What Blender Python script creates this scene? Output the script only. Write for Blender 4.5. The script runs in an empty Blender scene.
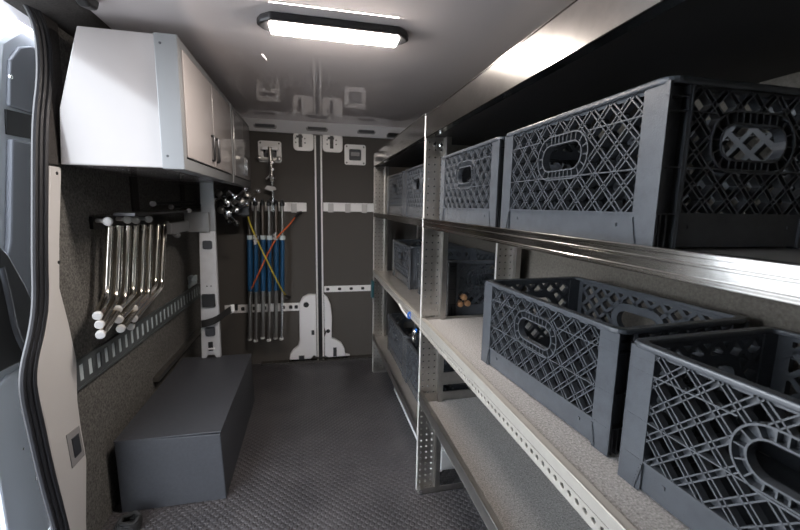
import bpy, bmesh, math, random
from mathutils import Vector, Matrix
random.seed(7)
C = bpy.context.scene.collection
PI = math.pi

# ------------------------------------------------------------------ materials
def mat(name, col, rough=.5, metal=0., spec=.5, bump=0., bscale=80., var=0., vscale=60., coat=0., emit=None, estr=0.):
    m = bpy.data.materials.new(name); m.use_nodes = True
    nt = m.node_tree; b = nt.nodes['Principled BSDF']
    b.inputs['Base Color'].default_value = (*col, 1)
    b.inputs['Roughness'].default_value = rough
    b.inputs['Metallic'].default_value = metal
    b.inputs['Specular IOR Level'].default_value = spec
    b.inputs['Coat Weight'].default_value = coat
    b.inputs['Coat Roughness'].default_value = .06
    if emit:
        b.inputs['Emission Color'].default_value = (*emit, 1)
        b.inputs['Emission Strength'].default_value = estr
    if bump or var:
        tc = nt.nodes.new('ShaderNodeTexCoord')
        n = nt.nodes.new('ShaderNodeTexNoise'); n.inputs['Scale'].default_value = bscale
        n.inputs['Detail'].default_value = 5
        nt.links.new(tc.outputs['Object'], n.inputs['Vector'])
        if bump:
            bp = nt.nodes.new('ShaderNodeBump'); bp.inputs['Strength'].default_value = bump
            bp.inputs['Distance'].default_value = .003
            nt.links.new(n.outputs['Fac'], bp.inputs['Height']); nt.links.new(bp.outputs['Normal'], b.inputs['Normal'])
        if var:
            n2 = nt.nodes.new('ShaderNodeTexNoise'); n2.inputs['Scale'].default_value = vscale
            n2.inputs['Detail'].default_value = 6; n2.inputs['Roughness'].default_value = .7
            nt.links.new(tc.outputs['Object'], n2.inputs['Vector'])
            cr = nt.nodes.new('ShaderNodeValToRGB')
            cr.color_ramp.elements[0].position = .3; cr.color_ramp.elements[1].position = .7
            cr.color_ramp.elements[0].color = (*[max(0, c*(1-var)) for c in col], 1)
            cr.color_ramp.elements[1].color = (*[min(1, c*(1+var)) for c in col], 1)
            nt.links.new(n2.outputs['Fac'], cr.inputs['Fac']); nt.links.new(cr.outputs['Color'], b.inputs['Base Color'])
    return m

M = {}
M['crate'] = mat('crate_plastic', (.060, .066, .075), .27, spec=.6, bump=.15, bscale=300, var=.12, vscale=25)
M['alu'] = mat('aluminium', (.40, .39, .37), .15, 1., bump=.02, bscale=60, var=.14, vscale=14)
M['alu_dark'] = mat('mill_aluminium', (.47, .455, .43), .34, 1., var=.15, vscale=18)
M['alu_soft'] = mat('satin_aluminium', (.37, .35, .315), .5, .4, var=.08, vscale=20)
M['alu_bright'] = mat('bright_aluminium_edge', (.74, .72, .69), .45, .3)
M['hinge'] = mat('hinge_white_paint', (.80, .79, .80), .35)
M['carpet'] = mat('grey_carpet', (.29, .28, .272), .95, spec=.15, bump=1., bscale=420, var=.55, vscale=210)
M['shelf_metal'] = mat('shelf_sheet', (.47, .45, .42), .45, .85, var=.12, vscale=12)
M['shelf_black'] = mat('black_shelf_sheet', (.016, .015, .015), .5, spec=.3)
M['felt'] = mat('dark_felt_panel', (.120, .115, .106), .85, spec=.25, bump=.8, bscale=160, var=.75, vscale=110)
M['door_felt'] = mat('rear_door_panel', (.086, .079, .072), .8, spec=.25, bump=.4, bscale=260, var=.35, vscale=200)
M['wall_r'] = mat('right_wall_panel', (.12, .108, .092), .8, spec=.25, bump=.4, bscale=200, var=.3, vscale=120)
M['trim_dark'] = mat('dark_liner', (.055, .050, .047), .85, spec=.2, bump=.4, bscale=250, var=.35, vscale=150)
M['ceil'] = mat('gloss_ceiling', (.83, .775, .77), .02, .26, spec=.7)
M['white'] = mat('white_laminate', (.33, .305, .297), .1, spec=.5)
M['cab_grey'] = mat('cabinet_grey_edge', (.20, .205, .21), .4, .25)
M['cab_dark'] = mat('grey_laminate', (.33, .32, .32), .12, spec=.6)
M['pillar'] = mat('pillar_paint', (.62, .60, .585), .3, spec=.5)
M['body'] = mat('van_body_paint', (.64, .69, .76), .3, spec=.5)
M['rubber'] = mat('black_rubber', (.012, .012, .015), .5, spec=.5)
M['black'] = mat('black_plastic', (.012, .012, .013), .4, spec=.5)
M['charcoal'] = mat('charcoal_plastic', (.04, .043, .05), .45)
M['handle'] = mat('dark_handle', (.05, .05, .052), .3, .8)
M['box'] = mat('box_covering', (.047, .049, .056), .5, spec=.4, bump=.3, bscale=400, var=.15, vscale=90)
M['chrome'] = mat('chrome', (.80, .75, .66), .12, 1.)
M['chrome_white'] = mat('clear_chrome', (.85, .85, .86), .15, 1.)
M['cap'] = mat('white_cap', (.50, .49, .48), .4)
M['post_white'] = mat('grey_white_post_paint', (.50, .51, .53), .35, var=.1, vscale=9)
M['blue'] = mat('blue_sleeve', (.008, .065, .155), .4)
M['bronze'] = mat('bronze_pole', (.12, .10, .085), .34, .85)
M['steel'] = mat('steel_pole', (.34, .33, .31), .3, .9)
M['orange'] = mat('orange_cord', (.62, .12, .03), .6)
M['yellow'] = mat('yellow_cord', (.55, .42, .03), .6)
M['track'] = mat('track_aluminium', (.82, .81, .80), .4, .1)
M['etrack'] = mat('track_zinc', (.13, .145, .15), .4, .5)
M['slot'] = mat('pale_slot', (.55, .62, .64), .5, 0.)
M['strap'] = mat('black_webbing', (.012, .012, .012), .8)
M['wood'] = mat('orange_wood', (.36, .19, .09), .55, var=.3, vscale=90)
M['tag_blue'] = mat('blue_tag', (.02, .12, .45), .45)
M['teal'] = mat('dark_teal_clip', (.01, .06, .075), .45)
M['door_grey'] = mat('door_inner_panel', (.21, .225, .26), .5, bump=.1)
M['wheel_white'] = mat('white_wheel_arch', (.80, .80, .79), .4)
M['lamp'] = mat('lamp_diffuser', (1, 1, 1), .5, emit=(1, .90, .82), estr=98.)
M['ground'] = mat('pale_ground', (.22, .215, .21), .9, var=.15, vscale=3)

# floor: dark rubber with a raised coin / diamond pattern
def floor_mat():
    m = bpy.data.materials.new('coin_rubber_floor'); m.use_nodes = True
    nt = m.node_tree; b = nt.nodes['Principled BSDF']
    b.inputs['Roughness'].default_value = .42; b.inputs['Specular IOR Level'].default_value = .45
    tc = nt.nodes.new('ShaderNodeTexCoord')
    mp = nt.nodes.new('ShaderNodeMapping'); mp.inputs['Rotation'].default_value = (0, 0, PI/4)
    mp.inputs['Scale'].default_value = (42, 42, 42)
    v = nt.nodes.new('ShaderNodeTexVoronoi'); v.inputs['Scale'].default_value = 1.; v.inputs['Randomness'].default_value = 0.
    nt.links.new(tc.outputs['Object'], mp.inputs['Vector']); nt.links.new(mp.outputs['Vector'], v.inputs['Vector'])
    cr = nt.nodes.new('ShaderNodeValToRGB'); cr.color_ramp.elements[0].position = .3; cr.color_ramp.elements[1].position = .46
    cr.color_ramp.elements[0].color = (1, 1, 1, 1); cr.color_ramp.elements[1].color = (0, 0, 0, 1)
    nt.links.new(v.outputs['Distance'], cr.inputs['Fac'])
    bp = nt.nodes.new('ShaderNodeBump'); bp.inputs['Strength'].default_value = 1.; bp.inputs['Distance'].default_value = .003
    nt.links.new(cr.outputs['Color'], bp.inputs['Height']); nt.links.new(bp.outputs['Normal'], b.inputs['Normal'])
    n = nt.nodes.new('ShaderNodeTexNoise'); n.inputs['Scale'].default_value = 5; n.inputs['Detail'].default_value = 8
    nt.links.new(tc.outputs['Object'], n.inputs['Vector'])
    c2 = nt.nodes.new('ShaderNodeValToRGB'); c2.color_ramp.elements[0].position = .3; c2.color_ramp.elements[1].position = .75
    c2.color_ramp.elements[0].color = (.040, .038, .041, 1); c2.color_ramp.elements[1].color = (.068, .064, .067, 1)
    nt.links.new(n.outputs['Fac'], c2.inputs['Fac']); nt.links.new(c2.outputs['Color'], b.inputs['Base Color'])
    return m
M['floor'] = floor_mat()

# ------------------------------------------------------------------ mesh helpers
class MB:
    def __init__(s): s.bm = bmesh.new()
    def box(s, x0, x1, y0, y1, z0, z1, mtx=None):
        vs = [Vector((x, y, z)) for x in (x0, x1) for y in (y0, y1) for z in (z0, z1)]
        if mtx: vs = [mtx @ v for v in vs]
        v = [s.bm.verts.new(p) for p in vs]
        for f in ((0,1,3,2),(4,6,7,5),(0,4,5,1),(2,3,7,6),(0,2,6,4),(1,5,7,3)): s.bm.faces.new([v[i] for i in f])
        return s
    def prism(s, pts, axis, a, b):
        """closed polygon pts in the two axes other than `axis`, extruded a..b along it"""
        def P(p, t):
            q = list(p); q.insert(axis, t); return q
        A = [s.bm.verts.new(P(p, a)) for p in pts]; B = [s.bm.verts.new(P(p, b)) for p in pts]
        n = len(pts)
        s.bm.faces.new(A); s.bm.faces.new(B[::-1])
        for i in range(n): s.bm.faces.new((A[i], B[i], B[(i+1) % n], A[(i+1) % n]))
        return s
    def ring(s, outer, inner, axis, a, b):
        """frame between two polygons of equal count, extruded"""
        def P(p, t):
            q = list(p); q.insert(axis, t); return q
        n = len(outer)
        oa = [s.bm.verts.new(P(p, a)) for p in outer]; ob = [s.bm.verts.new(P(p, b)) for p in outer]
        ia = [s.bm.verts.new(P(p, a)) for p in inner]; ib = [s.bm.verts.new(P(p, b)) for p in inner]
        for i in range(n):
            j = (i+1) % n
            for q in ((oa[i], oa[j], ia[j], ia[i]), (ob[i], ib[i], ib[j], ob[j]), (oa[i], ob[i], ob[j], oa[j]), (ia[i], ia[j], ib[j], ib[i])):
                s.bm.faces.new(q)
        return s
    def tube(s, pts, r, n=10, closed=False, sx=1.):
        pts = [Vector(p) for p in pts]; rings = []
        m = len(pts); up = None
        for i, p in enumerate(pts):
            if closed: d = pts[(i+1) % m] - pts[i-1]
            else: d = pts[min(i+1, m-1)] - pts[max(i-1, 0)]
            d.normalize()
            if up is None: up = Vector((0, 0, 1)) if abs(d.z) < .9 else Vector((1, 0, 0))
            a = d.cross(up)
            if a.length < 1e-4: a = d.cross(Vector((0, 1, 0)))
            a.normalize(); b = a.cross(d).normalized(); up = b
            rr = r[i] if isinstance(r, (list, tuple)) else r
            rings.append([s.bm.verts.new(p + a*math.cos(2*PI*k/n)*rr*sx + b*math.sin(2*PI*k/n)*rr) for k in range(n)])
        for i in range(m if closed else m-1):
            A, B = rings[i], rings[(i+1) % m]
            for k in range(n): s.bm.faces.new((A[k], A[(k+1) % n], B[(k+1) % n], B[k]))
        if not closed: s.bm.faces.new(rings[0][::-1]); s.bm.faces.new(rings[-1])
        return s
    def lathe(s, prof, p0, p1, n=16):
        """prof: list of (t along p0->p1 in metres, radius)"""
        p0 = Vector(p0); d = (Vector(p1)-p0).normalized()
        return s.tube([p0 + d*t for t, r in prof], [max(r, 1e-5) for t, r in prof], n)
    def build(s, name, m, parent=None, bevel=0., smooth=False, seg=2):
        bm = s.bm; bmesh.ops.recalc_face_normals(bm, faces=bm.faces[:])
        me = bpy.data.meshes.new(name); bm.to_mesh(me); bm.free()
        me.materials.append(M[m] if isinstance(m, str) else m)
        o = bpy.data.objects.new(name, me); C.objects.link(o)
        if smooth:
            for p in me.polygons: p.use_smooth = True
            try: me.set_sharp_from_angle(angle=math.radians(38))
            except Exception: pass
        if bevel:
            md = o.modifiers.new('bevel', 'BEVEL'); md.width = bevel; md.segments = seg; md.limit_method = 'ANGLE'; md.angle_limit = math.radians(40)
        if parent is not None:
            o.parent = parent
            o.location = -Vector(parent.location) if parent.parent is None and parent.type == 'EMPTY' and not parent.get('_local') else (0, 0, 0)
        return o

def thing(name, label, cat, loc=(0, 0, 0), group=None, local=False):
    o = bpy.data.objects.new(name, None); C.objects.link(o); o.location = loc; o.empty_display_size = .05
    o['label'] = label; o['category'] = cat
    if group: o['group'] = group
    if local: o['_local'] = 1
    return o
def tag(o, label, cat, group=None):
    o['label'] = label; o['category'] = cat
    if group: o['group'] = group
    return o
def struct(o, label=None, cat=None):
    o['kind'] = 'structure'
    if label: o['label'] = label
    if cat: o['category'] = cat
    return o
def box(*a): return MB().box(*a)
def rrect(x0, x1, z0, z1, r, n=5):
    out = []
    for cx, cz, a0 in ((x1-r, z1-r, 0), (x0+r, z1-r, 90), (x0+r, z0+r, 180), (x1-r, z0+r, 270)):
        for k in range(n+1):
            a = math.radians(a0+90*k/n); out.append((cx+r*math.cos(a), cz+r*math.sin(a)))
    return out
def smooth_path(pts, it=2):
    pts = [Vector(p) for p in pts]
    for _ in range(it):
        q = [pts[0]]
        for a, b in zip(pts, pts[1:]): q += [a.lerp(b, .25), a.lerp(b, .75)]
        q.append(pts[-1]); pts = q
    return pts
def perforated(mb, o, eu, ev, nu, nv, pitch_u, pitch_v, r, t):
    """sheet of nu x nv square cells, each with a real octagonal hole; o corner, eu/ev unit axes"""
    o, eu, ev = Vector(o), Vector(eu), Vector(ev); en = eu.cross(ev)
    for i in range(nu):
        for j in range(nv):
            c = o + eu*(i+.5)*pitch_u + ev*(j+.5)*pitch_v
            ou, inn = [], []
            for k in range(8):
                a = math.radians(22.5+45*k); ca, sa = math.cos(a), math.sin(a)
                q = max(abs(ca), abs(sa))
                ou.append(c + eu*(ca/q*.5*pitch_u) + ev*(sa/q*.5*pitch_v)); inn.append(c + eu*ca*r + ev*sa*r)
            # outer octagon must reach the square's corners
            sq = [c+eu*sx*.5*pitch_u+ev*sy*.5*pitch_v for sx, sy in ((1,1),(-1,1),(-1,-1),(1,-1))]
            O = [mb.bm.verts.new(p) for p in ou]; I = [mb.bm.verts.new(p) for p in inn]; S = [mb.bm.verts.new(p) for p in sq]
            I2 = [mb.bm.verts.new(p+en*t) for p in inn]
            for k in range(8):
                mb.bm.faces.new((O[k], O[(k+1) % 8], I[(k+1) % 8], I[k])); mb.bm.faces.new((I[k], I[(k+1) % 8], I2[(k+1) % 8], I2[k]))
            for q, (a, b) in enumerate(((0, 1), (2, 3), (4, 5), (6, 7))): mb.bm.faces.new((O[a], S[q], O[b]))

# ------------------------------------------------------------------ room shell
ZC = 1.985; XL = -.87; XR = .99; YB = 3.36; YF = -1.3
struct(box(XL-.15, XR+.08, YF, YB+.12, -.06, 0).build('floor', 'floor'))
struct(box(XL-.15, XR+.08, YF, YB+.12, ZC, ZC+.05).build('ceiling', 'ceil'))
struct(box(XR, XR+.06, YF, YB+.1, 0, ZC).build('wall_right', 'wall_r'))
struct(box(XL-.15, XR+.06, YF-.06, YF, -.06, ZC+.05).build('wall_front', 'felt'))
# left wall: panel outline with the sliding-door opening cut in front of it
edge = [(1.60, 1.985), (1.655, 1.94), (1.672, 1.87), (1.657, 1.752), (1.614, 1.629), (1.588, 1.512), (1.559, 1.347), (1.525, 1.16),
        (1.505, 1.018), (1.469, .926), (1.415, .838), (1.397, .763), (1.409, .644), (1.429, .452), (1.457, .279), (1.473, .178), (1.48, .0)]
wl = MB().prism([(YB, 0), (YB, ZC)] + edge, 0, XL-.016, XL)
wl.box(XL-.05, XL, YF, .20, 0, ZC)
struct(wl.build('wall_left', 'felt'))
# dark liner beside the opening, in front of the cabinet
lin = [(1.60, 1.984), (1.655, 1.94), (1.672, 1.87), (1.657, 1.752), (1.614, 1.629), (1.588, 1.512), (1.582, 1.47), (1.70, 1.47), (1.72, 1.984)]
struct(MB().prism(lin, 0, XL, XL+.012).build('trim_1', 'trim_dark'))
# header of dark liner where wall meets ceiling
struct(MB().prism([(XL-.05, 1.955), (XL-.05, ZC), (-.715, ZC), (-.733, 1.977), (-.80, 1.964)], 1, -1.2, 3.25).build('trim_2', 'trim_dark', bevel=.004))
gh = MB().prism([(1.44, ZC), (1.455, 1.955), (1.50, 1.94), (1.55, 1.95), (1.57, ZC)], 0, -.69, -.655)
tag(gh.build('grab_handle', 'black', bevel=.010, seg=3), 'small black grab handle on the ceiling edge above the white cabinet', 'handle')
# pillar of painted metal
pL = [(1.584, 1.463), (1.524, 1.216), (1.504, 1.079), (1.492, .983), (1.456, .91), (1.410, .84), (1.392, .77), (1.408, .652), (1.427, .469), (1.448, .314), (1.46, .15), (1.47, 0.)]
pR = [(1.555, 0.), (1.565, .133), (1.61, .364), (1.598, .5), (1.595, .613), (1.616, .765), (1.593, .914), (1.565, 1.045), (1.594, 1.21), (1.651, 1.463)]
pm = MB().prism(pL + pR, 0, XL, XL+.014)
pil = struct(pm.build('trim_3', 'pillar', bevel=.006))
MB().prism([(1.503, .528), (1.580, .520), (1.594, .392), (1.515, .392)], 0, XL+.012, XL+.017).build('recess_plate', 'cab_dark', pil)
MB().prism([(1.525, .50), (1.568, .497), (1.575, .42), (1.532, .42)], 0, XL+.016, XL+.020).build('recess_pocket', 'charcoal', pil, bevel=.002)
for y, z in ((1.572, 1.135), (1.617, 1.44)):
    MB().lathe([(0, .006), (.002, .006)], (XL+.0135, y, z), (XL+.03, y, z), 10).build('screw_hole', 'black', pil)
# ribbed rubber seal
sp = smooth_path([(XL-.01, y-.01, z) for y, z in edge], 2)
sm = MB()
for off, r in ((-.004, .012), (.014, .010), (.029, .009)): sm.tube([p + Vector((.012-off*.25, -off, 0)) for p in sp], r, 8)
struct(sm.build('trim_4', 'rubber', smooth=True))
# sill below the opening
struct(box(XL-.14, XL+.0, -.35, 1.40, -.06, .01).build('trim_5', 'body', bevel=.01))

# ------------------------------------------------------------------ slid-back side door outside the opening
XD = -1.05
dr = struct(MB().prism([(1.45, .0), (1.44, .75), (1.56, 1.2), (1.66, 1.60), (1.74, 1.90), (1.86, 1.99), (2.6, 1.99), (2.6, .0)], 0, XD-.06, XD).build('door_3', 'body', bevel=.02))
MB().prism([(1.731, 1.675), (1.765, 1.84), (1.825, 1.905), (1.90, 1.935), (2.4, 1.935), (2.4, 1.675)], 0, XD-.002, XD+.012).build('window_blank_panel', 'door_grey', dr, bevel=.006)
MB().prism([(1.712, 1.575), (1.722, 1.662), (2.4, 1.70), (2.4, 1.60)], 0, XD-.002, XD+.006).build('recess', 'black', dr)
MB().prism([(1.60, 1.11), (1.640, 1.20), (1.712, 1.56), (2.4, 1.58), (2.4, .60), (1.735, .95)], 0, XD-.002, XD+.02).build('middle_panel', 'door_grey', dr, bevel=.008)
MB().prism([(1.47, .78), (1.53, 1.05), (1.569, 1.19), (1.60, 1.16), (1.664, 1.04), (1.70, .95), (1.70, .80), (1.60, .775)], 0, XD-.002, XD+.034).build('pocket_opening', 'black', dr, bevel=.005)
MB().tube(smooth_path([(XD+.03, 1.56, 1.12), (XD+.032, 1.573, 1.0), (XD+.03, 1.582, .895), (XD+.03, 1.618, .80), (XD+.02, 1.67, .745)]), .013, 10).build('pocket_rim', 'charcoal', dr, smooth=True)
MB().prism([(1.46, .05), (1.45, .70), (1.56, .742), (1.66, .742), (1.80, .70), (1.80, .05)], 0, XD-.002, XD+.015).build('lower_panel', 'body', dr, bevel=.01)
for y, z in ((1.60, .66), (1.58, .45), (1.62, .30), (1.675, 1.33), (1.755, 1.78)):
    MB().lathe([(0, .008), (.004, .007), (.006, .003)], (XD+.01, y, z), (XD+.1, y, z), 10).build('screw', 'chrome_white', dr, smooth=True)
struct(box(-14, -1.2, -12, 14, -.62, -.5).build('ground', 'ground'))

# ------------------------------------------------------------------ rear doors
def rear_door(i, x0, x1):
    return struct(box(x0, x1, YB, YB+.05, 0.0, 1.91).build('door_%d' % i, 'door_felt'))
d1 = rear_door(1, XL, .050); d2 = rear_door(2, .078, XR)
gap = struct(box(.048, .080, YB+.012, YB+.05, 0, 1.91).build('trim_6', 'rubber'))
for d, xa, xb in ((d1, .034, .047), (d2, .081, .094)):
    box(xa, xb, YB-.012, YB+.002, .03, 1.90).build('edge_strip', 'track', d, bevel=.003)
# header beam with three recesses
hd = MB()
hd.prism([(YB-.10, ZC), (YB+.06, ZC), (YB+.06, 1.905), (YB-.02, 1.905), (YB-.045, 1.93)], 0, XL, XR)
hdo = struct(hd.build('trim_7', 'hinge', bevel=.008))
for xc, w in ((-.335, .085), (.057, .085), (.45, .075)):
    MB().prism(rrect(xc-w, xc+w, 1.925, 1.985, .015), 1, YB-.062, YB-.03).build('recess_cup', 'cab_dark', hdo, bevel=.004)
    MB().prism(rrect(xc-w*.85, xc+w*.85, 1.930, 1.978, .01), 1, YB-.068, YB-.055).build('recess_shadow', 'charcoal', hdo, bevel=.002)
struct(MB().prism([(YB-.045, 0), (YB-.045, .014), (YB, .018), (YB, 0)], 0, -.43, .60).build('trim_8', 'alu'))
# lock plates
for d, x0, x1, xs in ((d1, -.13, .03, -.075), (d2, .098, .262, .172)):
    lp = MB().prism(rrect(x0, x1, 1.772, 1.92, .035), 1, YB-.014, YB).build('lock_plate', 'track', d, bevel=.004)
    box(xs-.014, xs+.014, YB-.018, YB-.013, 1.80, 1.90).build('latch_slot', 'black', lp)
    box(xs-.032, xs+.02, YB-.019, YB-.015, 1.872, 1.89).build('latch_tongue', 'black', lp)
    for dx in (-.036, .036):
        for z in (1.835, 1.868): MB().lathe([(0, .006), (.004, .005)], (xs+dx, YB-.0135, z), (xs+dx, YB-.1, z), 8).build('bolt', 'charcoal', lp)
# square handle plates
def handle_plate(d, xc, zc):
    w = .088
    p = MB().ring(rrect(xc-w, xc+w, zc-.082, zc+.082, .018), rrect(xc-.05, xc+.05, zc-.045, zc+.045, .012), 1, YB-.012, YB).build('handle_plate', 'track', d, bevel=.003)
    box(xc-.05, xc+.05, YB-.004, YB-.001, zc-.045, zc+.045).build('handle_well', 'charcoal', p)
    MB().prism(rrect(xc-.036, xc+.036, zc-.01, zc+.022, .006), 1, YB-.014, YB-.003).build('pull_handle', 'cab_dark', p, bevel=.003)
    for sx in (-1, 1):
        for sz in (-1, 1): MB().lathe([(0, .007), (.003, .006)], (xc+sx*.07, YB-.0115, zc+sz*.065), (xc+sx*.07, YB-.1, zc+sz*.065), 8).build('screw', 'charcoal', p)
handle_plate(d2, .364, 1.760); handle_plate(d1, -.31, 1.755)
# load-securing tracks on the doors
def door_track(d, x0, x1, zc, h, clamps):
    t = MB(); t.box(x0, x1, YB-.010, YB, zc-h, zc+h); t.box(x0, x1, YB-.018, YB-.009, zc+h*.55, zc+h); t.box(x0, x1, YB-.018, YB-.009, zc-h, zc-h*.55)
    o = t.build('load_track', 'track', d, bevel=.002)
    for x in clamps: box(x-.022, x+.022, YB-.026, YB-.015, zc-h*1.25, zc+h*.8).build('track_clamp', 'cap', o, bevel=.003)
door_track(d1, -.48, -.035, 1.325, .036, (-.385, -.28, -.135))
door_track(d2, .10, .56, 1.33, .036, (.16, .30, .44))
def lower_track(d, x0, x1, zc, h, marks):
    o = box(x0, x1, YB-.010, YB, zc-h, zc+h).build('load_track', 'track', d, bevel=.002)
    for x in marks: MB().prism(rrect(x-.014, x+.014, zc-h*.45, zc+h*.45, .008), 1, YB-.013, YB-.009).build('track_slot', 'black', o)
lower_track(d1, -.70, -.108, .487, .034, (-.64, -.56, -.47, -.39, -.30, -.24, -.18, -.135))
lower_track(d2, .10, .60, .632, .026, (.13, .23, .33, .43))
# white hinge brackets at the bottom of the doors
a1 = [(.03, .04), (.03, .595), (-.035, .598), (-.08, .575), (-.108, .52), (-.112, .20), (-.125, .15), (-.165, .12), (-.195, .075), (-.20, .03), (-.02, .028), (.005, .06)]
hb = MB().prism(a1, 1, YB-.045, YB-.001).build('hinge_bracket', 'hinge', d1, bevel=.010, seg=3)
MB().lathe([(0, .024), (.004, .022)], (-.052, YB-.044, .51), (-.052, YB-.2, .51), 16).build('bracket_hole', 'black', hb)
box(-.12, -.075, YB-.050, YB-.04, .03, .065).build('bracket_notch', 'charcoal', hb)
box(-.012, .012, YB-.050, YB-.04, .245, .285).build('bracket_catch', 'charcoal', hb)
a2 = [(.098, .05), (.098, .21), (.115, .25), (.098, .30), (.098, .592), (.125, .565), (.152, .50), (.162, .40), (.158, .20), (.19, .19), (.24, .155), (.268, .10), (.275, .05), (.32, .035), (.13, .032)]
hb2 = MB().prism(a2, 1, YB-.045, YB-.001).build('hinge_bracket', 'hinge', d2, bevel=.008, seg=3)
MB().lathe([(0, .018), (.004, .016)], (.128, YB-.044, .27), (.128, YB-.2, .27), 12).build('bracket_hole', 'black', hb2)
box(.17, .20, YB-.050, YB-.04, .04, .12).build('bracket_notch', 'charcoal', hb2)

# ------------------------------------------------------------------ ceiling lamp
def lamp(name, label, x0, x1, y0, y1):
    t = thing(name, label, 'ceiling lamp', ((x0+x1)/2, (y0+y1)/2, ZC))
    pts = [(x0+.05, y0), (x1-.05, y0), (x1-.015, y0+.03), (x1, (y0+y1)/2), (x1-.015, y1-.03), (x1-.05, y1), (x0+.05, y1), (x0+.015, y1-.03), (x0, (y0+y1)/2), (x0+.015, y0+.03)]
    MB().prism(pts, 2, ZC-.028, ZC).build('housing', 'black', t, bevel=.008)
    MB().prism(rrect(x0+.045, x1-.045, y0+.022, y1-.022, .008), 2, ZC-.038, ZC-.026).build('diffuser', 'lamp', t, bevel=.004)
    return t
lamp('ceiling_lamp', 'lit strip lamp in a black housing on the glossy ceiling', -.175, .368, 1.478, 1.598)

# ------------------------------------------------------------------ wall cabinets
def cab_prof(g=0.):  # X,Z outline
    return [(-.515+g, 1.472), (-.515+g, 1.932), (-.762, 1.932), (-.838, 1.66), (-.852, 1.472)]
def handle_bar(parent, y, z, m='handle'):
    h = MB(); h.tube([(-.448, y, z-.055), (-.438, y, z-.055), (-.436, y, z-.05), (-.436, y, z+.05), (-.438, y, z+.055), (-.448, y, z+.055)], .006, 8)
    return h.build('door_handle', m, parent, smooth=True)
def cabinet(name, label, y0, y1, mdoor, mend, splits, hm):
    t = thing(name, label, 'cabinet', (-.65, (y0+y1)/2, 1.47))
    MB().prism(cab_prof(), 1, y0, y1).build('end_panel' if mend == 'white' else 'body', mend, t, bevel=.004)
    # grey corner post and face frame
    f = MB(); f.prism([(-.528, 1.468), (-.528, 1.934), (-.452, 1.934), (-.452, 1.468)], 1, y0-.008, y0+.028)
    f.box(-.515, -.455, y0+.028, y1, 1.905, 1.934); f.box(-.515, -.455, y0+.028, y1, 1.468, 1.512)
    f.box(-.515, -.455, y1-.03, y1, 1.512, 1.905)
    f.build('face_frame', 'cab_grey', t, bevel=.003)
    box(-.515, -.475, y0+.028, y1-.03, 1.512, 1.905).build('inner_board', 'charcoal', t)
    for a, b, hy in splits:
        d = box(-.473, -.448, a, b, 1.517, 1.900).build('cabinet_door', mdoor, t, bevel=.003)
        handle_bar(d, hy, 1.60, hm)
    return t
c1 = cabinet('wall_cabinet', 'white wall cabinet nearest the side door, with long dark door handles', 1.635, 2.575, 'white', 'white', ((1.668, 2.098, 2.045), (2.104, 2.54, 2.135)), 'handle')
for z in (1.90, 1.515):
    MB().lathe([(0, .005), (.003, .004)], (-.508, 1.628, z), (-.508, 1.60, z), 8).build('screw', 'charcoal', c1)
cabinet('wall_cabinet', 'glossy grey wall cabinet in the far corner by the rear doors', 2.60, 3.31, 'cab_dark', 'cab_dark', ((2.64, 2.955, 2.915), (2.962, 3.275, 3.0)), 'chrome_white')
# uprights that carry the cabinets on the wall
for y, lab in ((2.25, 'dark wall upright below the near white cabinet'), (3.02, 'dark wall upright below the far grey cabinet')):
    tag(box(XL, XL+.010, y-.035, y+.035, 1.28, 1.47).build('wall_bracket', 'trim_dark'), lab, 'bracket', None)

# ------------------------------------------------------------------ long dark box over the wheel
bx = thing('bench_box', 'long charcoal grey covered box on the floor along the left wall', 'box', (-.62, 2.2, 0))
MB().prism([(-.828, 0), (-.400, 0), (-.412, .326), (-.832, .334)], 1, 1.76, 2.705).build('box_shell', 'box', bx, bevel=.004)
box(-.834, -.408, 1.7595, 2.708, .3325, .3385).build('box_lid', 'box', bx, bevel=.002)
# narrow aluminium angle where lid meets wall
tag(box(-.868, -.838, 2.30, 3.20, .36, .385).build('wall_angle', 'alu_dark'), 'thin metal angle fixed to the wall just above the dark box', 'angle bar')
# floor cable coil
co = MB()
for k, (r, z) in enumerate(((.044, .010), (.042, .024), (.038, .037), (.034, .048))):
    co.tube([(-.762+r*math.cos(a*PI/12)+.004*k, 1.655+r*.9*math.sin(a*PI/12), z+.004*math.sin(a+k)) for a in range(24)], 0.008, 8, closed=True)
tag(co.build('cable_coil', 'strap', smooth=True), 'black coiled cable on the floor in front of the dark box', 'cable')

# ------------------------------------------------------------------ left wall cargo track
et = thing('cargo_track', 'slotted dark metal cargo track screwed along the left wall', 'track', (XL, 2.4, .7))
y0, y1 = 1.605, 3.30
def zt(y, u): return (.70 + (.668-.70)*(y-y0)/(y1-y0)) + u
e = MB()
N = 27; py = (y1-y0)/N
for i in range(N):
    a = y0+i*py; b = a+py
    def q(ya, yb, ua, ub):
        e.prism([(ya, zt(ya, ua)), (yb, zt(yb, ua)), (yb, zt(yb, ub)), (ya, zt(ya, ub))], 0, XL+.0035, XL+.006)
    q(a, a+py*.54, -.052, .052); q(a+py*.54, b, -.052, -.032); q(a+py*.54, b, .032, .052)
e.prism([(y0, zt(y0, .048)), (y1, zt(y1, .048)), (y1, zt(y1, .056)), (y0, zt(y0, .056))], 0, XL, XL+.012)
e.prism([(y0, zt(y0, -.056)), (y1, zt(y1, -.056)), (y1, zt(y1, -.048)), (y0, zt(y0, -.048))], 0, XL, XL+.012)
e.build('track_face', 'etrack', et)
MB().prism([(y0, zt(y0, -.045)), (y1, zt(y1, -.045)), (y1, zt(y1, .045)), (y0, zt(y0, .045))], 0, XL, XL+.0025).build('track_back', 'slot', et)
fit = MB(); fit.box(XL+.002, XL+.012, 3.02, 3.22, .735, .765)
for k in range(4): fit.box(XL+.002, XL+.02, 3.03+k*.05, 3.05+k*.05, .765, .815-.004*k)
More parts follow.
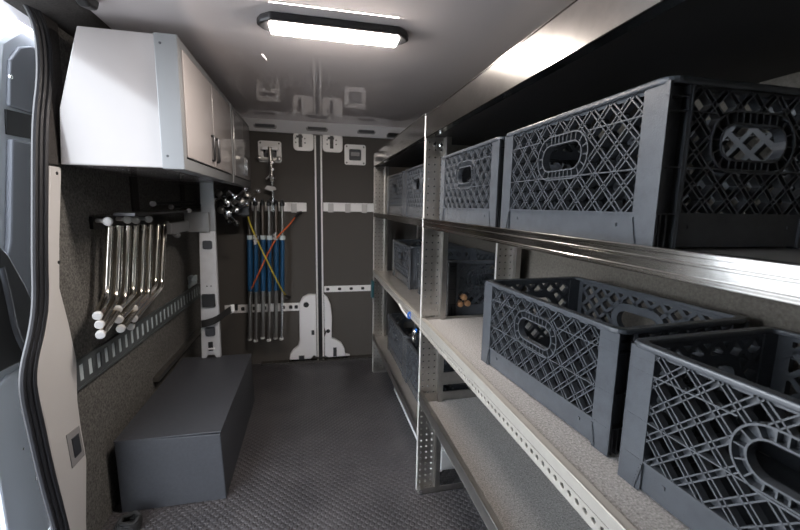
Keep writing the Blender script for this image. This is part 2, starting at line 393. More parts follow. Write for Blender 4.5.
fit.box(XL+.002, XL+.02, 3.02, 3.10, .80, .822)
tag(fit.build('track_fitting', 'slot', bevel=.002), 'small pale metal fitting above the far end of the cargo track', 'fitting')

# ------------------------------------------------------------------ post standing on the box, strap
ps = thing('slotted_post', 'white painted metal post with dark slots standing on the dark box', 'post', (-.66, 2.69, .34))
def zx(z): return -.637 + (z-1.17)*.021
pp = MB()
pp.prism([(zx(.34)-.056, .34), (zx(.34)-.03, .34), (zx(.34)-.02, .36), (zx(.34)+.02, .36), (zx(.34)+.03, .34), (zx(.34)+.056, .34), (zx(1.17)+.042, 1.17), (zx(1.17)-.042, 1.17)], 1, 2.668, 2.676)
pp.prism([(zx(.34)+.050, .34), (zx(.34)+.058, .34), (zx(1.17)+.046, 1.17), (zx(1.17)+.038, 1.17)], 1, 2.668, 2.70)
pp.prism([(zx(.34)-.058, .34), (zx(.34)-.050, .34), (zx(1.17)-.038, 1.17), (zx(1.17)-.046, 1.17)], 1, 2.668, 2.70)
pp.build('post_body', 'post_white', ps, bevel=.003)
for z, w, h in ((1.085, .028, .027), (.52, .030, .030)):
    MB().prism(rrect(zx(z)-w, zx(z)+w, z-h, z+h, .011), 1, 2.662, 2.669).build('slot_cover', 'charcoal', ps)
MB().prism(rrect(zx(.73)-.042, zx(.73)+.036, .685, .77, .006), 1, 2.655, 2.669).build('latch_box', 'black', ps, bevel=.003)
MB().prism(rrect(zx(.42)-.014, zx(.42)+.014, .39, .45, .004), 1, 2.662, 2.669).build('slot_cover', 'black', ps)
for dx in (-.012, .012): MB().lathe([(0, .005), (.003, .004)], (zx(.82)+dx, 2.669, .82), (zx(.82)+dx, 2.6, .82), 8).build('screw_hole', 'black', ps)
box(zx(.61)-.02, zx(.61)+.02, 2.660, 2.669, .40, .41).build('slot_lip', 'track', ps)
up = MB(); up.box(-.672, -.59, 2.685, 2.70, 1.17, 1.474)
tag(up.build('cabinet_upright', 'cab_grey', bevel=.003), 'plain grey upright rising from the white slotted post to the cabinet', 'upright')
st = MB(); pth = [(-.70, 2.662, .575), (-.66, 2.640, .585), (-.60, 2.640, .605), (-.545, 2.75, .64), (-.53, 3.0, .60), (-.60, 3.30, .505)]
pv = smooth_path(pth, 2)
for a, b in zip(pv, pv[1:]):
    v = [st.bm.verts.new(p) for p in (a+Vector((0, 0, -.024)), b+Vector((0, 0, -.024)), b+Vector((0, 0, .024)), a+Vector((0, 0, .024)))]
    w = [st.bm.verts.new(x.co+Vector((0, -.004, 0))) for x in v]
    for f in ((0,1,2,3), (7,6,5,4), (0,4,5,1), (3,2,6,7), (0,3,7,4), (1,5,6,2)): st.bm.faces.new([(v+w)[i] for i in f])
sto = tag(st.build('strap', 'strap'), 'black webbing strap wrapped across the lower white post', 'strap')
sb = box(-.552, -.522, 2.80, 2.81, .61, .66); sb.build('buckle', 'track', sto, bevel=.003)
tag(MB().tube(smooth_path([(-.70, 2.72, .74), (-.705, 2.70, .60), (-.70, 2.715, .47)]), .006, 6).build('cord', 'yellow', smooth=True), 'yellow cord hanging behind the white slotted post', 'cord')

# ------------------------------------------------------------------ rack of bent chrome tubes on the left wall
rk = thing('tube_rack', 'dark wall rack bar with pegs holding the bent chrome tubes', 'rack', (-.82, 2.4, 1.26))
r_ = MB(); r_.box(XL, XL+.012, 1.82, 2.62, 1.235, 1.285)
r_.build('back_bar', 'handle', rk)
PEG = ((1.755, 1.268), (1.93, 1.268), (2.015, 1.263), (2.16, 1.262))
tubes = [  # top y,z ; bend ; end
 ((1.824, 1.246), (1.748, 0.972), (1.606, 0.932), -.800, 'first bent chrome tube from the side door, cap topmost in the front column'),
 ((1.881, 1.243), (1.8, 0.951), (1.597, 0.901), -.792, 'second bent chrome tube from the side door, cap mid front column'),
 ((1.945, 1.24), (1.858, 0.929), (1.58, 0.868), -.784, 'third bent chrome tube from the side door, cap lowest in front column'),
 ((2.062, 1.234), (1.977, 0.928), (1.758, 0.915), -.800, 'fourth bent chrome tube from the side door, cap topmost in middle cluster'),
 ((2.131, 1.235), (2.039, 0.905), (1.741, 0.878), -.792, 'fifth bent chrome tube from the side door, its cap in the middle cluster'),
 ((2.188, 1.232), (2.097, 0.891), (1.732, 0.842), -.784, 'sixth bent chrome tube from the side door, its cap lowest in the middle cluster'),
 ((2.339, 1.224), (2.236, 0.912), (1.901, 0.881), -.800, 'seventh bent chrome tube from the side door, its cap topmost at the right'),
 ((2.403, 1.221), (2.294, 0.895), (1.873, 0.843), -.792, 'bent chrome tube farthest from the side door, its cap at the right below another'),
 ((2.154, 1.233), (2.067, 0.899), (1.906, 0.798), -.82, 'bent chrome tube half hidden mid rack, its cap lowest at the right'),
 ((1.995, 1.237), (1.917, 0.925), (1.838, 0.846), -.82, 'bent chrome tube half hidden near the rack front, its cap beside the middle cluster')]
for (ty, tz), (by, bz), (ey, ez), x, lab in tubes:
    t = thing('bent_tube', lab, 'tube', (x, ty, tz), group='bent chrome tubes on the left wall rack')
    A, B, E = Vector((x, ty, tz)), Vector((x, by, bz)), Vector((x+.03, ey, ez))
    d1_, d2_ = (A-B).normalized(), (E-B).normalized()
    q = [A, A.lerp(B, .5)] + [((B+d1_*.05)*(1-u)**2 + B*2*u*(1-u) + (B+d2_*.045)*u*u) for u in [k/8 for k in range(9)]] + [E]
    MB().tube(q, .0150, 12).build('tube', 'chrome', t, smooth=True)
    p = E
    MB().lathe([(-.006, .0145), (-.004, .0158), (.008, .0158), (.011, .013), (.012, 0)], p, p+Vector((.25, -.9, -.12)), 16).build('end_cap', 'cap', t, smooth=True)
for y, z in PEG:
    p = MB(); p.tube([(-.865, y+.10, z), (-.79, y+.03, z)], .008, 8)
    p.lathe([(0, .012), (.003, .0175), (.014, .0175), (.02, .013), (.023, 0)], (-.79, y+.035, z), (-.79+.07, y-.2, z-.01), 16)
    p.build('peg', 'track', rk, smooth=True)
box(-.80, -.72, 1.86, 2.66, 1.288, 1.300).build('top_channel', 'handle', rk)
# arm bracket to the post
br = MB(); br.box(-.76, -.735, 2.34, 2.66, 1.175, 1.235); br.box(-.76, -.62, 2.655, 2.672, 1.165, 1.29)
tag(br.build('arm_bracket', 'cab_grey', bevel=.003), 'grey metal arm bracket joining the tube rack to the white post', 'bracket')
hk = MB(); hk.tube(smooth_path([(-.76, 2.36, 1.245), (-.755, 2.36, 1.20), (-.74, 2.39, 1.165), (-.73, 2.42, 1.17)]), .008, 8)
hk.lathe([(0, .004), (.002, .013), (.014, .013), (.017, 0)], (-.73, 2.42, 1.165), (-.72, 2.3, 1.16), 12)
tag(hk.build('wall_hook', 'chrome_white', smooth=True), 'small chrome hook with a ball end hanging beside the bent tubes', 'hook')
for (y, z, lab) in ((2.235, 1.338, 'black rod lying above the tube rack, its white tip farthest left'), (2.50, 1.320, 'black rod above the tube rack, its white tip between the other two'), (2.60, 1.298, 'black rod above the tube rack, its white tip farthest right')):
    t = thing('rod', lab, 'rod', (-.78, y, z), group='black rods above the tube rack')
    xx = -.78 if y < 2.55 else -.715
    MB().tube([(xx, y, z), (xx+.03, y+.65, z+.012)], .009, 8).build('shaft', 'black', t, smooth=True)
    MB().lathe([(-.014, .008), (-.010, .0135), (.006, .0135), (.010, 0)], (xx, y, z), (xx, y-.3, z), 12).build('tip', 'cap', t, smooth=True)

# ------------------------------------------------------------------ stands strapped to the left rear door
spx = [(-.468, .262, 'bronze'), (-.420, .258, 'steel'), (-.370, .27, 'bronze'), (-.320, .256, 'steel'), (-.270, .262, 'bronze'), (-.222, .262, 'steel')]
ords = ['leftmost', 'second from the left', 'third from the left', 'third from the right', 'second from the right', 'rightmost']
for i, (x, zb, mm) in enumerate(spx):
    t = thing('light_stand', '%s of the blue sleeved stand poles strapped to the rear door' % ords[i], 'stand', (x-.015, 3.22, zb), group='stand poles on the left rear door')
    yy = 3.24 - .03*(i % 2)
    MB().tube([(x, yy, 1.07), (x+.004, yy, 1.335)], .0185 if i % 2 == 0 else .012, 10).build('upper_tube', mm, t, smooth=True)
    MB().tube([(x-.012, yy, .66), (x, yy, 1.085)], .0215 if i % 2 == 0 else .017, 10).build('sleeve', 'blue', t, smooth=True)
    MB().tube([(x-.030, yy, zb), (x-.012, yy, .68)], .016 if i % 2 == 0 else .011, 10).build('lower_tube', 'steel' if i != 5 else 'chrome_white', t, smooth=True)
    MB().lathe([(0, .011), (.003, .017), (.018, .017), (.02, .012)], (x-.03, yy, zb-.012), (x-.03, yy, zb+.1), 10).build('foot_tip', 'cap', t, smooth=True)
    MB().lathe([(0, .022), (.03, .022), (.033, .015)], (x, yy, 1.07), (x, yy, 1.2), 10).build('collar', 'chrome_white' if i in (1, 4) else 'slot', t, smooth=True)
    MB().lathe([(0, .012), (.006, .02), (.026, .02), (.034, .012), (.05, .01), (.054, 0)], (x+.004, yy, 1.33), (x+.004, yy, 1.5), 10).build('head_knob', 'handle', t, smooth=True)
t = thing('light_stand', 'tall thin chrome stand reaching up to the square plate on the left door', 'stand', (-.285, 3.27, 1.32))
MB().tube([(-.285, 3.27, 1.28), (-.300, 3.27, 1.76)], .010, 10).build('pole', 'chrome_white', t, smooth=True)
MB().tube([(-.292, 3.27, 1.52), (-.302, 3.27, 1.78)], .016, 10).build('upper_sleeve', 'steel', t, smooth=True)
for z, r in ((1.36, .022), (1.46, .018), (1.53, .024), (1.60, .02), (1.65, .022)):
    MB().lathe([(0, r*.6), (.006, r), (.02, r), (.026, r*.6)], (-.288, 3.27, z), (-.288, 3.27, z+1), 10).build('collar', 'chrome_white', t, smooth=True)
MB().prism([(-.35, 1.462), (-.30, 1.445), (-.262, 1.458), (-.27, 1.478), (-.33, 1.488)], 1, 3.25, 3.262).build('wing_lever', 'cap', t, bevel=.003)
MB().tube([(-.30, 3.255, 1.57), (-.335, 3.24, 1.535)], .010, 8).build('lever', 'chrome_white', t, smooth=True)
for dx in (-.085, .06): MB().lathe([(0, .012), (.004, .019), (.02, .019), (.025, .01)], (-.30+dx, 3.32, 1.70), (-.30+dx, 3.0, 1.69), 10).build('clamp_knob', 'steel', t, smooth=True)
box(-.39, -.24, 3.30, 3.32, 1.685, 1.705).build('cross_arm', 'steel', t)
box(-.36, -.24, 3.275, 3.30, 1.76, 1.79).build('top_clip', 'track', t, bevel=.003)
# bungee cords
def bungee(label, m, pts):
    t = thing('bungee_cord', label, 'cord', pts[-1])
    MB().tube(smooth_path(pts, 3), .0055, 8).build('cord', m, t, smooth=True)
    for p, q in ((pts[0], pts[1]), (pts[-1], pts[-2])):
        d = (Vector(q)-Vector(p)).normalized()
        MB().tube(smooth_path([Vector(p)+d*.05, Vector(p), Vector(p)-d*.03+Vector((.012, .02, 0)), Vector(p)-d*.01+Vector((.02, .04, 0))]), .010, 8).build('hook', 'black', t, smooth=True)
bungee('orange bungee cord crossing the blue stand poles', 'orange', [(-.105, 3.30, 1.27), (-.18, 3.19, 1.17), (-.275, 3.165, 1.085), (-.435, 3.165, .745), (-.512, 3.30, .60)])
bungee('yellow bungee cord crossing the blue stand poles', 'yellow', [(-.495, 3.30, 1.35), (-.475, 3.20, 1.25), (-.415, 3.155, 1.09), (-.238, 3.155, .68), (-.205, 3.30, .59)])
for x, lab in ((-.415, 'white knotted tie where the yellow cord meets the sleeves'), (-.272, 'white knotted tie where the orange cord meets the sleeves')):
    k = MB()
    for j in range(5):
        a = random.uniform(0, 6.28); p = Vector((x+random.uniform(-.006, .006), 3.148+.004*j, 1.085+random.uniform(-.03, .03)))
        k.tube(smooth_path([p+Vector((.014*math.cos(a), 0, .02*math.sin(a))), p, p+Vector((-.014*math.sin(a), -.006, .026*math.cos(a)))]), .006, 6)
    tag(k.build('knotted_tie', 'cap', smooth=True), lab, 'tie', 'white ties on the stand poles')
# chrome clamp heads bunched above the post
hx = [(-.64, 2.86, 1.36, 0), (-.60, 2.95, 1.30, 1), (-.555, 2.90, 1.345, 0), (-.53, 3.0, 1.36, 1), (-.50, 2.9, 1.385, 0), (-.465, 2.92, 1.36, 1), (-.51, 2.96, 1.30, 0), (-.61, 2.93, 1.41, 1), (-.55, 2.88, 1.28, 0), (-.44, 3.0, 1.40, 1)]
cl_lab = ['leftmost grip head clamp in the tangle above the white post', 'low dark clamp just right of the white post top', 'grip head clamp at the middle of the tangle', 'grip head clamp behind the middle of the tangle', 'clamp with its bright arm pointing up left by the cabinet corner',
          'clamp with a round bright knob at the right of the tangle', 'clamp pointing down left beside the yellow cord', 'dark clamp right under the far cabinet edge', 'lowest clamp of the tangle, left of the yellow cord', 'clamp standing tallest at the cabinet corner']
for i, (x, y, z, k) in enumerate(hx):
    t = thing('grip_clamp', cl_lab[i], 'clamp', (x, y, z), group='clamps bunched above the post')
    a = random.uniform(-1.2, 1.2); d = Vector((math.cos(a), -.5, math.sin(a))).normalized()
    p = Vector((x, y, z))
    MB().lathe([(0, .012), (.003, .024), (.022, .024), (.026, .02), (.03, .008)], p, p+Vector((random.uniform(-.4, .4), -1, random.uniform(-.3, .3))), 14).build('clamp_disc', 'steel' if k else 'chrome_white', t, smooth=True)
    MB().tube([p-d*.03, p+d*.085], .008, 8).build('arm', 'steel' if k else 'chrome_white', t, smooth=True)
    q = p+d*.085
    MB().lathe([(0, .006), (.004, .016), (.02, .018), (.03, .012), (.032, 0)], q, q+d, 12).build('knob', 'chrome_white' if i in (4, 5, 6, 9) else 'handle', t, smooth=True)
    e2 = d.cross(Vector((0, 1, 0))).normalized()
    MB().tube([p+e2*.01, p+e2*.06+Vector((0, -.02, 0))], [.009, .006], 8).build('lever', 'chrome_white' if i in (4, 6, 9, 2) else 'black', t, smooth=True)
tag(box(-.64, -.43, 3.02, 3.06, 1.255, 1.40).build('clamp_block', 'black', bevel=.01), 'dark holder block behind the clamps left of the stand poles', 'holder')

# ------------------------------------------------------------------ shelving rack on the right
XA = .476
def post(parent, y, x0, z1, pu=.02, nu=4, lip=-1):
    p = MB(); n = int(z1/.03)
    perforated(p, (x0, y, 0), (1, 0, 0), (0, 0, 1), 3, n, .0267, z1/n, .0040, .003)
    w = .08
    p.box(x0+w, x0+w+.003, y-.030, y+.003, 0, z1)
    p.box(x0+w, x0+w+.022, y-.031, y-.028, 0, z1)
    o = p.build('post', 'alu_dark', parent)
    box(x0-.0034, x0, y-.0015, y+.012, 0, z1).build('post_edge', 'alu_bright', o)
    return o
def rail(parent, y0, y1, z0, z1, kind=''):
    r = MB()
    if kind == 'holes':
        n = int((y1-y0)/.022); h = z1-z0
        r.box(XA-.004, XA, y0, y1, z0+h*.52, z1)
        perforated(r, (XA-.004, y1, z0+.004), (0, -1, 0), (0, 0, 1), n, 1, (y1-y0)/n, h*.52-.004, .0055, -.004)
        r.box(XA-.004, XA+.012, y0, y1, z0, z0+.004)
    else:
        r.box(XA-.004, XA, y0, y1, z0, z1)
        r.box(XA-.004, XA+.025, y0, y1, z0, z0+.003)
    r.box(XA-.006, XA+.014, y0, y1, z1-.004, z1)
    if kind == 'grooves':
        h = z1-z0
        for u in (.12, .55): r.box(XA-.007, XA-.003, y0, y1, z0+h*u, z0+h*u+.005)
        r.box(XA-.007, XA-.003, y0, y1, z1-.007, z1)
    return r.build('shelf_rail', 'alu_soft' if kind == 'holes' else ('alu_dark' if z0 < .7 else 'alu'), parent, bevel=.0012, seg=1)
def shelf(parent, y0, y1, z, m, t=.012, x1=XR-.005):
    return box(XA+.002, x1, y0, y1, z-t, z).build('shelf_panel', m, parent)
near = thing('shelving_unit', 'near bay of the metal shelving rack, with carpeted shelves beside the camera', 'shelves', (.7, .7, 0))
YP = 1.64
post(near, YP, XA, 1.722); post(near, YP, .828, 1.66)
post(near, -.62, XA, 1.722); post(near, -.62, .828, 1.66)
for y in (YP, -.62):
    c = MB(); c.box(XA, .91, y-.03, y-.027, 0, .03); c.box(XA, .91, y-.03, y, 0, .003); c.build('foot_bar', 'alu_dark', near)
    for z0, z1 in ((.525, .585), (1.575, 1.612), (.79, .835)):
        box(XA+.08, .91, y+.004, y+.008, z0, z1).build('cross_bar', 'alu_dark', near)
rail(near, -.62, YP, 1.632, 1.724)
rail(near, -.62, YP-.002, 1.258, 1.299, 'grooves')
rail(near, -.62, YP-.002, .795, .857, 'holes')
rail(near, -.62, YP-.002, .458, .505)
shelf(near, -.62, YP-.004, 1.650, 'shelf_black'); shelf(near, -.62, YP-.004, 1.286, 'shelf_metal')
shelf(near, -.62, YP-.004, .846, 'shelf_metal'); shelf(near, -.62, YP-.004, .455, 'shelf_metal')
for z in (.846, .455): box(XA+.016, XR-.008, -.62, YP-.02, z, z+.006).build('carpet', 'carpet', near)
for z0, z1 in ((.458, .50), (.80, .86)):
    box(XA, .91, YP-.016, YP-.008, z0, z1).build('end_lip', 'alu_dark', near, bevel=.001)
for zz in (1.60, 1.612):
    MB().lathe([(0, .009), (.004, .008), (.006, .003)], (.512+2.5*(zz-1.60), YP-.001, 1.605), (.51, YP-.1, 1.605), 8).build('bolt', 'chrome_white', near, smooth=True)
MB().lathe([(0, .010), (.006, .009), (.008, .003)], (.486, YP-.03, .016), (.486, YP-.2, .016), 8).build('bolt', 'chrome_white', near, smooth=True)

far = thing('shelving_unit', 'far bay of the metal shelving rack, ending at the rear doors', 'shelves', (.7, 2.35, 0))
YE = 3.03
post(far, YE, XA, 1.735); post(far, YE, .828, 1.66)
c = MB(); c.box(XA, .91, YE-.03, YE-.027, 0, .03); c.box(XA, .91, YE-.03, YE, 0, .003); c.build('foot_bar', 'alu_dark', far)
ys = YP+.012
rail(far, ys, YE, 1.640, 1.735); rail(far, ys, YE-.002, 1.262, 1.294); rail(far, ys, YE-.002, .800, .846, 'holes'); rail(far, ys, YE-.002, .272, .320)
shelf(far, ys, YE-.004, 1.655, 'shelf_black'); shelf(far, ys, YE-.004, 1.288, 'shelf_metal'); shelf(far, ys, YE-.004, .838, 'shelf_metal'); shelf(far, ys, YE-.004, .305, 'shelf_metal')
tag(box(.615, .72, 3.215, 3.30, 1.905, 1.93).build('door_check_arm', 'black', bevel=.008), 'black door check arm above the far end of the shelving', 'door hardware')

# white wheel arch under the shelves
wa = MB(); R = .30
pts = [(1.74, 0), (1.74, .10)] + [(1.74+.20-.20*math.cos(a), .10+.145*math.sin(a)) for a in [PI*k/24 for k in range(1, 13)]] + [(2.56+.20*math.sin(a), .10+.145*math.cos(a)) for a in [PI*k/24 for k in range(0, 13)]] + [(2.76, 0)]
wa.prism(pts, 0, .612, XR-.002)
wo = wa.build('trim_9', 'wheel_white', bevel=.02, seg=3); struct(wo)
box(.578, .64, 1.74, 2.68, 0, .022).build('base_flange', 'wheel_white', wo, bevel=.006)

# small things tied on the rack
tag(MB().prism(rrect(2.955, 3.0, .635, .77, .01), 0, XA-.028, XA-.007).build('clip', 'teal', bevel=.004), 'dark teal clip hanging on the far shelf post', 'clip')
t = thing('cable_tie', 'blue tie with a pale tail on the middle shelf rail', 'tie', (XA, 1.83, .79))
MB().tube([(XA-.008+.008*math.cos(a*PI/6), 1.825+.003*(a % 2), .815+.015*math.sin(a*PI/6)) for a in range(12)], .005, 8, closed=True).build('loop', 'tag_blue', t, smooth=True)
MB().tube(smooth_path([(XA-.012, 1.84, .80), (XA-.03, 1.90, .825), (XA-.03, 1.965, .838)]), .005, 6).build('tail', 'cap', t, smooth=True)
t = thing('key_ring', 'round metal ring with a blue tag hung under the middle shelf rail', 'ring', (XA-.012, 1.72, .75))
MB().tube([(XA-.012, 1.72+.024*math.cos(a*PI/8), .748+.028*math.sin(a*PI/8)) for a in range(16)], .005, 8, closed=True).build('ring', 'chrome_white', t, smooth=True)
box(XA-.016, XA-.008, 1.672, 1.69, .775, .792).build('tag', 'tag_blue', t, bevel=.003)

# ------------------------------------------------------------------ milk crates
CL, CD, CH = .53, .36, .268      # length (local y), depth (local x), height
PITCH = .050
def clip_seg(p, q, u0, u1, v0, v1):
    t0, t1 = 0., 1.; d = (q[0]-p[0], q[1]-p[1])
    for a, b in ((-d[0], p[0]-u0), (d[0], u1-p[0]), (-d[1], p[1]-v0), (d[1], v1-p[1])):
        if abs(a) < 1e-9:
            if b < 0: return None
        else:
            r = b/a
            if a < 0: t0 = max(t0, r)
            else: t1 = min(t1, r)
    if t1-t0 < 1e-4: return None
    return ((p[0]+d[0]*t0, p[1]+d[1]*t0), (p[0]+d[0]*t1, p[1]+d[1]*t1))
def crate_panel(w, frame, hw, hz, hr):
    """frame(u, v, n) -> local point; n outward. Returns lattice and handle MBs"""
    mb = MB(); ring = MB(); u0, u1, v0, v1 = -w/2, w/2, .058, CH-.014
    def strip(m_, p, q, width, n0, n1):
        p = Vector((*p, 0)); q = Vector((*q, 0)); d = (q-p).normalized(); s = Vector((-d.y, d.x, 0))*width/2
        vs = [m_.bm.verts.new(frame(a.x, a.y, n)) for n in (n0, n1) for a in (p-s, q-s, q+s, p+s)]
        for f in ((0,3,2,1), (4,5,6,7), (0,1,5,4), (1,2,6,5), (2,3,7,6), (3,0,4,7)): m_.bm.faces.new([vs[i] for i in f])
    def inside(u, v, R): # stadium
        uu = max(abs(u)-hw, 0); return uu*uu+(v-hz)**2 < R*R
    OUT = hr+.022
    def outside_pieces(a, b):
        n = 60; pieces = []; cur = None
        for k in range(n+1):
            t = k/n; p = (a[0]+(b[0]-a[0])*t, a[1]+(b[1]-a[1])*t)
            if not inside(*p, OUT-.002):
                if cur is None: cur = [p, p]
                cur[1] = p
            elif cur: pieces.append(cur); cur = None
        if cur: pieces.append(cur)
        return [x for x in pieces if math.dist(*x) > .004]
    H = v1-v0; k = -int((w+H)/PITCH)-2
    for s in (1, -1):
        for i in range(-30, 31):
            c = i*PITCH + PITCH*.25
            p, q = (c-(H/2)*s, v0), (c+(H/2)*s, v1)
            off = .0043
            for o_, wd, n0, n1 in ((0, .0088, -.0005, .0012), (off*1.414, .0022, 0, .0135), (-off*1.414, .0022, 0, .0135)):
                g = clip_seg((p[0]+o_, p[1]), (q[0]+o_, q[1]), u0, u1, v0, v1)
                if g:
                    for x in outside_pieces(*g): strip(mb, x[0], x[1], wd, n0, n1)
    # solid lower band, top band, thin horizontal ribs
    def slab(a, b, c, d, n0, n1):
        vs = [mb.bm.verts.new(frame(u, v, n)) for n in (n0, n1) for u, v in ((a, c), (b, c), (b, d), (a, d))]
        for f in ((0,3,2,1), (4,5,6,7), (0,1,5,4), (1,2,6,5), (2,3,7,6), (3,0,4,7)): mb.bm.faces.new([vs[i] for i in f])
    slab(u0, u1, .004, .060, -.001, .0115)
    slab(u0, u1, .057, .060, 0, .0155); slab(u0, u1, CH-.017, CH-.010, 0, .009)
    slab(u0, u1, .131, .1332, 0, .0155)
    for a, b in ((u0, -hw-OUT*.9), (hw+OUT*.9, u1)): slab(a, b, .2165, .2187, 0, .0155)
    for sgn in (-1, 1): slab(min(sgn*w/2, sgn*(w/2-.004)), max(sgn*w/2, sgn*(w/2-.004)), .004, CH-.01, 0, .0155)
    for uu in (-w*.40, w*.40): slab(uu-.003, uu+.003, .034, .040, .0115, .0135)
    # handle: two oval rims joined by short rungs
    def oval(R, n=14):
        pts = []
        for cx, a0 in ((hw, -90), (-hw, 90)):
            for j in range(n+1):
                a = math.radians(a0+180*j/n); pts.append((cx+R*math.cos(a), hz+R*math.sin(a)))
        return pts
    def ovalring(Ra, Rb, n0, n1):
        A, B = oval(Ra), oval(Rb); n = len(A)
        va = [[ring.bm.verts.new(frame(*p, nn)) for p in P] for nn in (n0, n1) for P in (A, B)]
        for j in range(n):
            h = (j+1) % n
            for q in ((va[0][j], va[0][h], va[1][h], va[1][j]), (va[2][j], va[3][j], va[3][h], va[2][h]), (va[0][j], va[2][j], va[2][h], va[0][h]), (va[1][j], va[1][h], va[3][h], va[3][j])): ring.bm.faces.new(q)
    ovalring(hr, hr+.003, -.002, .0155); ovalring(OUT-.003, OUT, -.001, .0155); ovalring(hr+.001, OUT-.001, -.0005, .0012)
    per = 4*hw + 2*PI*hr; cnt = 24
    for j in range(cnt):
        s_ = per*j/cnt
        if s_ < 2*hw: pin = (hw-s_, hz+hr); dn = (0, 1)
        elif s_ < 2*hw+PI*hr:
            a = PI/2+(s_-2*hw)/hr; dn = (math.cos(a), math.sin(a)); pin = (-hw+hr*dn[0], hz+hr*dn[1])
        elif s_ < 4*hw+PI*hr: pin = (-hw+(s_-2*hw-PI*hr), hz-hr); dn = (0, -1)
        else:
            a = -PI/2+(s_-4*hw-PI*hr)/hr; dn = (math.cos(a), math.sin(a)); pin = (hw+hr*dn[0], hz+hr*dn[1])
        strip(ring, pin, (pin[0]+dn[0]*.022, pin[1]+dn[1]*.022), .0024, 0, .0135)
    return mb, ring
def make_crate(label):
    t = thing('milk_crate', label, 'crate', (0, 0, 0), group='grey milk crates on the shelves', local=True)
    ex, ey, th = CD/2, CL/2, .0165
    cw = .045
    fr = [(lambda u, v, n: Vector((-ex+th-n, u, v)), CL-2*cw, .040, 'side_panel'), (lambda u, v, n: Vector((ex-th+n, -u, v)), CL-2*cw, .040, 'side_panel'),
          (lambda u, v, n: Vector((-u, -ey+th-n, v)), CD-2*cw, .040, 'end_panel'), (lambda u, v, n: Vector((u, ey-th+n, v)), CD-2*cw, .040, 'end_panel')]
    for f, w, hw, nm in fr:
        a, b = crate_panel(w, f, hw, .176, .0275)
        o = a.build(nm, 'crate', t); b.build('handle_ring', 'crate', o)
    for sx in (-1, 1):
        for sy in (-1, 1):
            m = MB()
            def bx_(x0, x1, y0, y1, z0, z1):  # coordinates measured inward from the crate's corner
                xs = sorted((sx*(ex-x0), sx*(ex-x1))); yy = sorted((sy*(ey-y0), sy*(ey-y1)))
                m.box(xs[0], xs[1], yy[0], yy[1], z0, z1)
            bx_(.001, .006, .004, cw, .0, CH-.008)            # smooth face on the long side
            bx_(.006, .010, .006, .010, .0, CH-.008)
            bx_(.006, cw, .016, .020, .0, CH-.008)            # recessed face on the short side
            bx_(.001, .006, .001, .005, .0, CH-.008)
            bx_(cw-.004, cw, .002, .018, .0, CH-.008)
            for z in (.057, .131, .2165, CH-.03): bx_(.002, cw, .002, .018, z, z+.0026); bx_(.0005, .004, .004, cw, z, z+.0022)
            for a in (.012, .024): bx_(a, a+.003, .004, .018, .0, .057)
            for k_ in range(6): bx_(-.0012, .003, .036+k_*.0018, .040+k_*.0018, .008*k_+.002, .008*k_+.012)
            m.build('corner_post', 'crate', t)
    r = MB(); rr = .024
    o_ = rrect(-ex-.003, ex+.003, -ey-.003, ey+.003, rr); i_ = rrect(-ex+.018, ex-.018, -ey+.018, ey-.018, rr*.5)
    r.ring(o_, i_, 2, CH-.011, CH); r.build('rim', 'crate', t, bevel=.0035)
    b = MB(); b.box(-ex+.02, ex-.02, -ey+.02, ey-.02, .002, .006)
    b.build('base', 'crate', t)
    return t
def dup(root, label):
    r = root.copy(); C.objects.link(r); r['label'] = label
    for ch in list(root.children):
        c_ = ch.copy(); C.objects.link(c_); c_.parent = r
        for g in ch.children:
            d = g.copy(); C.objects.link(d); d.parent = c_
    return r
Z2, Z3, Z3f, Z4f = 1.2865, .8525, .8385, .3055
XC = .53+CD/2
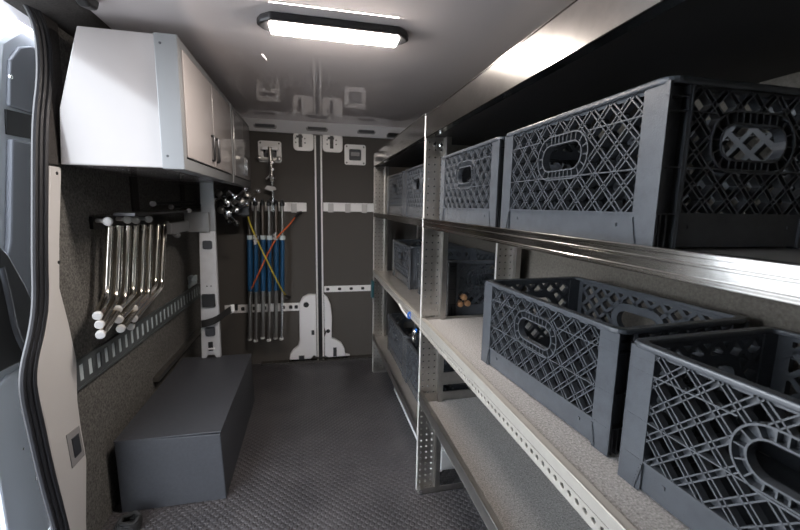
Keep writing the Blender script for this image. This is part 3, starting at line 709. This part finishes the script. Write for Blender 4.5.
spots = [
 (XC+.005, .525+CL/2, Z2, 0, 'milk crate nearest the camera on the top shelf, its dark end showing'),
 (XC+.005, 1.085+CL/2, Z2, 0, 'grey milk crate on the top shelf just in front of the near post'),
 (XC+.005, 1.745+CL/2, Z2, 0, 'grey milk crate on the top shelf just behind the near post'),
 (XC+.01, 2.315+CL/2, Z2, 0, 'grey milk crate at the far end of the top shelf by the rear doors'),
 (.738, .895, Z3, 4.2, 'empty grey milk crate standing whole on the carpeted middle shelf'),
 (.756, .318, Z3, 3.6, 'grey milk crate on the middle shelf cut off by the lower right of the photo'),
 (.79, 1.675+CL/2, Z3f, 0, 'grey milk crate behind the middle post with orange wood at its end'),
 (.765, 2.30+CL/2, Z3f, 0, 'dark grey milk crate at the far end of the middle shelf'),
 (XC+.005, 2.20+CL/2, Z4f, 0, 'dark grey milk crate at the far end of the lowest shelf'),
 (XC+.005, 1.66+CL/2, Z4f, 0, 'grey milk crate on the lowest shelf right behind the near post'),
]
cr0 = None
for x, y, z, rz, lab in spots:
    o = make_crate(lab) if cr0 is None else dup(cr0, lab)
    if cr0 is None: cr0 = o
    o.location = (x, y, z); o.rotation_euler = (0, 0, math.radians(rz))
# wood in the crate end
for i, (x, z, lab) in enumerate(((.668, .905, 'left lower of the orange wood dowels in the crate lattice'), (.704, .907, 'right lower of the orange wood dowels in the crate lattice'), (.686, .936, 'top one of the orange wood dowels in the crate lattice'))):
    tag(MB().lathe([(0, .010), (.003, .014), (.05, .014), (.053, .010)], (x, 1.658, z), (x, 1.8, z), 12).build('wood_dowel', 'wood', smooth=True), lab, 'dowel', 'wood dowels in the crate')

# ------------------------------------------------------------------ light
w = bpy.data.worlds.new('sky'); bpy.context.scene.world = w; w.use_nodes = True
nt = w.node_tree; bg = nt.nodes['Background']
bg.inputs['Color'].default_value = (.86, .92, 1.0, 1); bg.inputs['Strength'].default_value = 5.6
sc = bpy.context.scene
sc.view_settings.view_transform = 'Standard'; sc.view_settings.look = 'None'; sc.view_settings.gamma = 1.; sc.view_settings.exposure = 0.86
sc.view_settings.use_curve_mapping = False

# ------------------------------------------------------------------ camera
cam = bpy.data.cameras.new('camera'); co_ = bpy.data.objects.new('camera', cam); C.objects.link(co_)
cam.sensor_width = 36.; cam.lens = 392.56/800*36.; cam.clip_start = .02
right = Vector((.976, -.219, .018)); fwd = Vector((.219, .964, -.149))
fwd.normalize(); right = (right - fwd*right.dot(fwd)).normalized(); upv = right.cross(fwd)
mt = Matrix((right, upv, -fwd)).transposed()
co_.matrix_world = Matrix.Translation((0, 0, 1.35)) @ mt.to_4x4()
cam.dof.use_dof = True; cam.dof.focus_distance = 1.15; cam.dof.aperture_fstop = 5.0
sc.camera = co_
for o in list(C.objects):
    if '_local' in o: del o['_local']
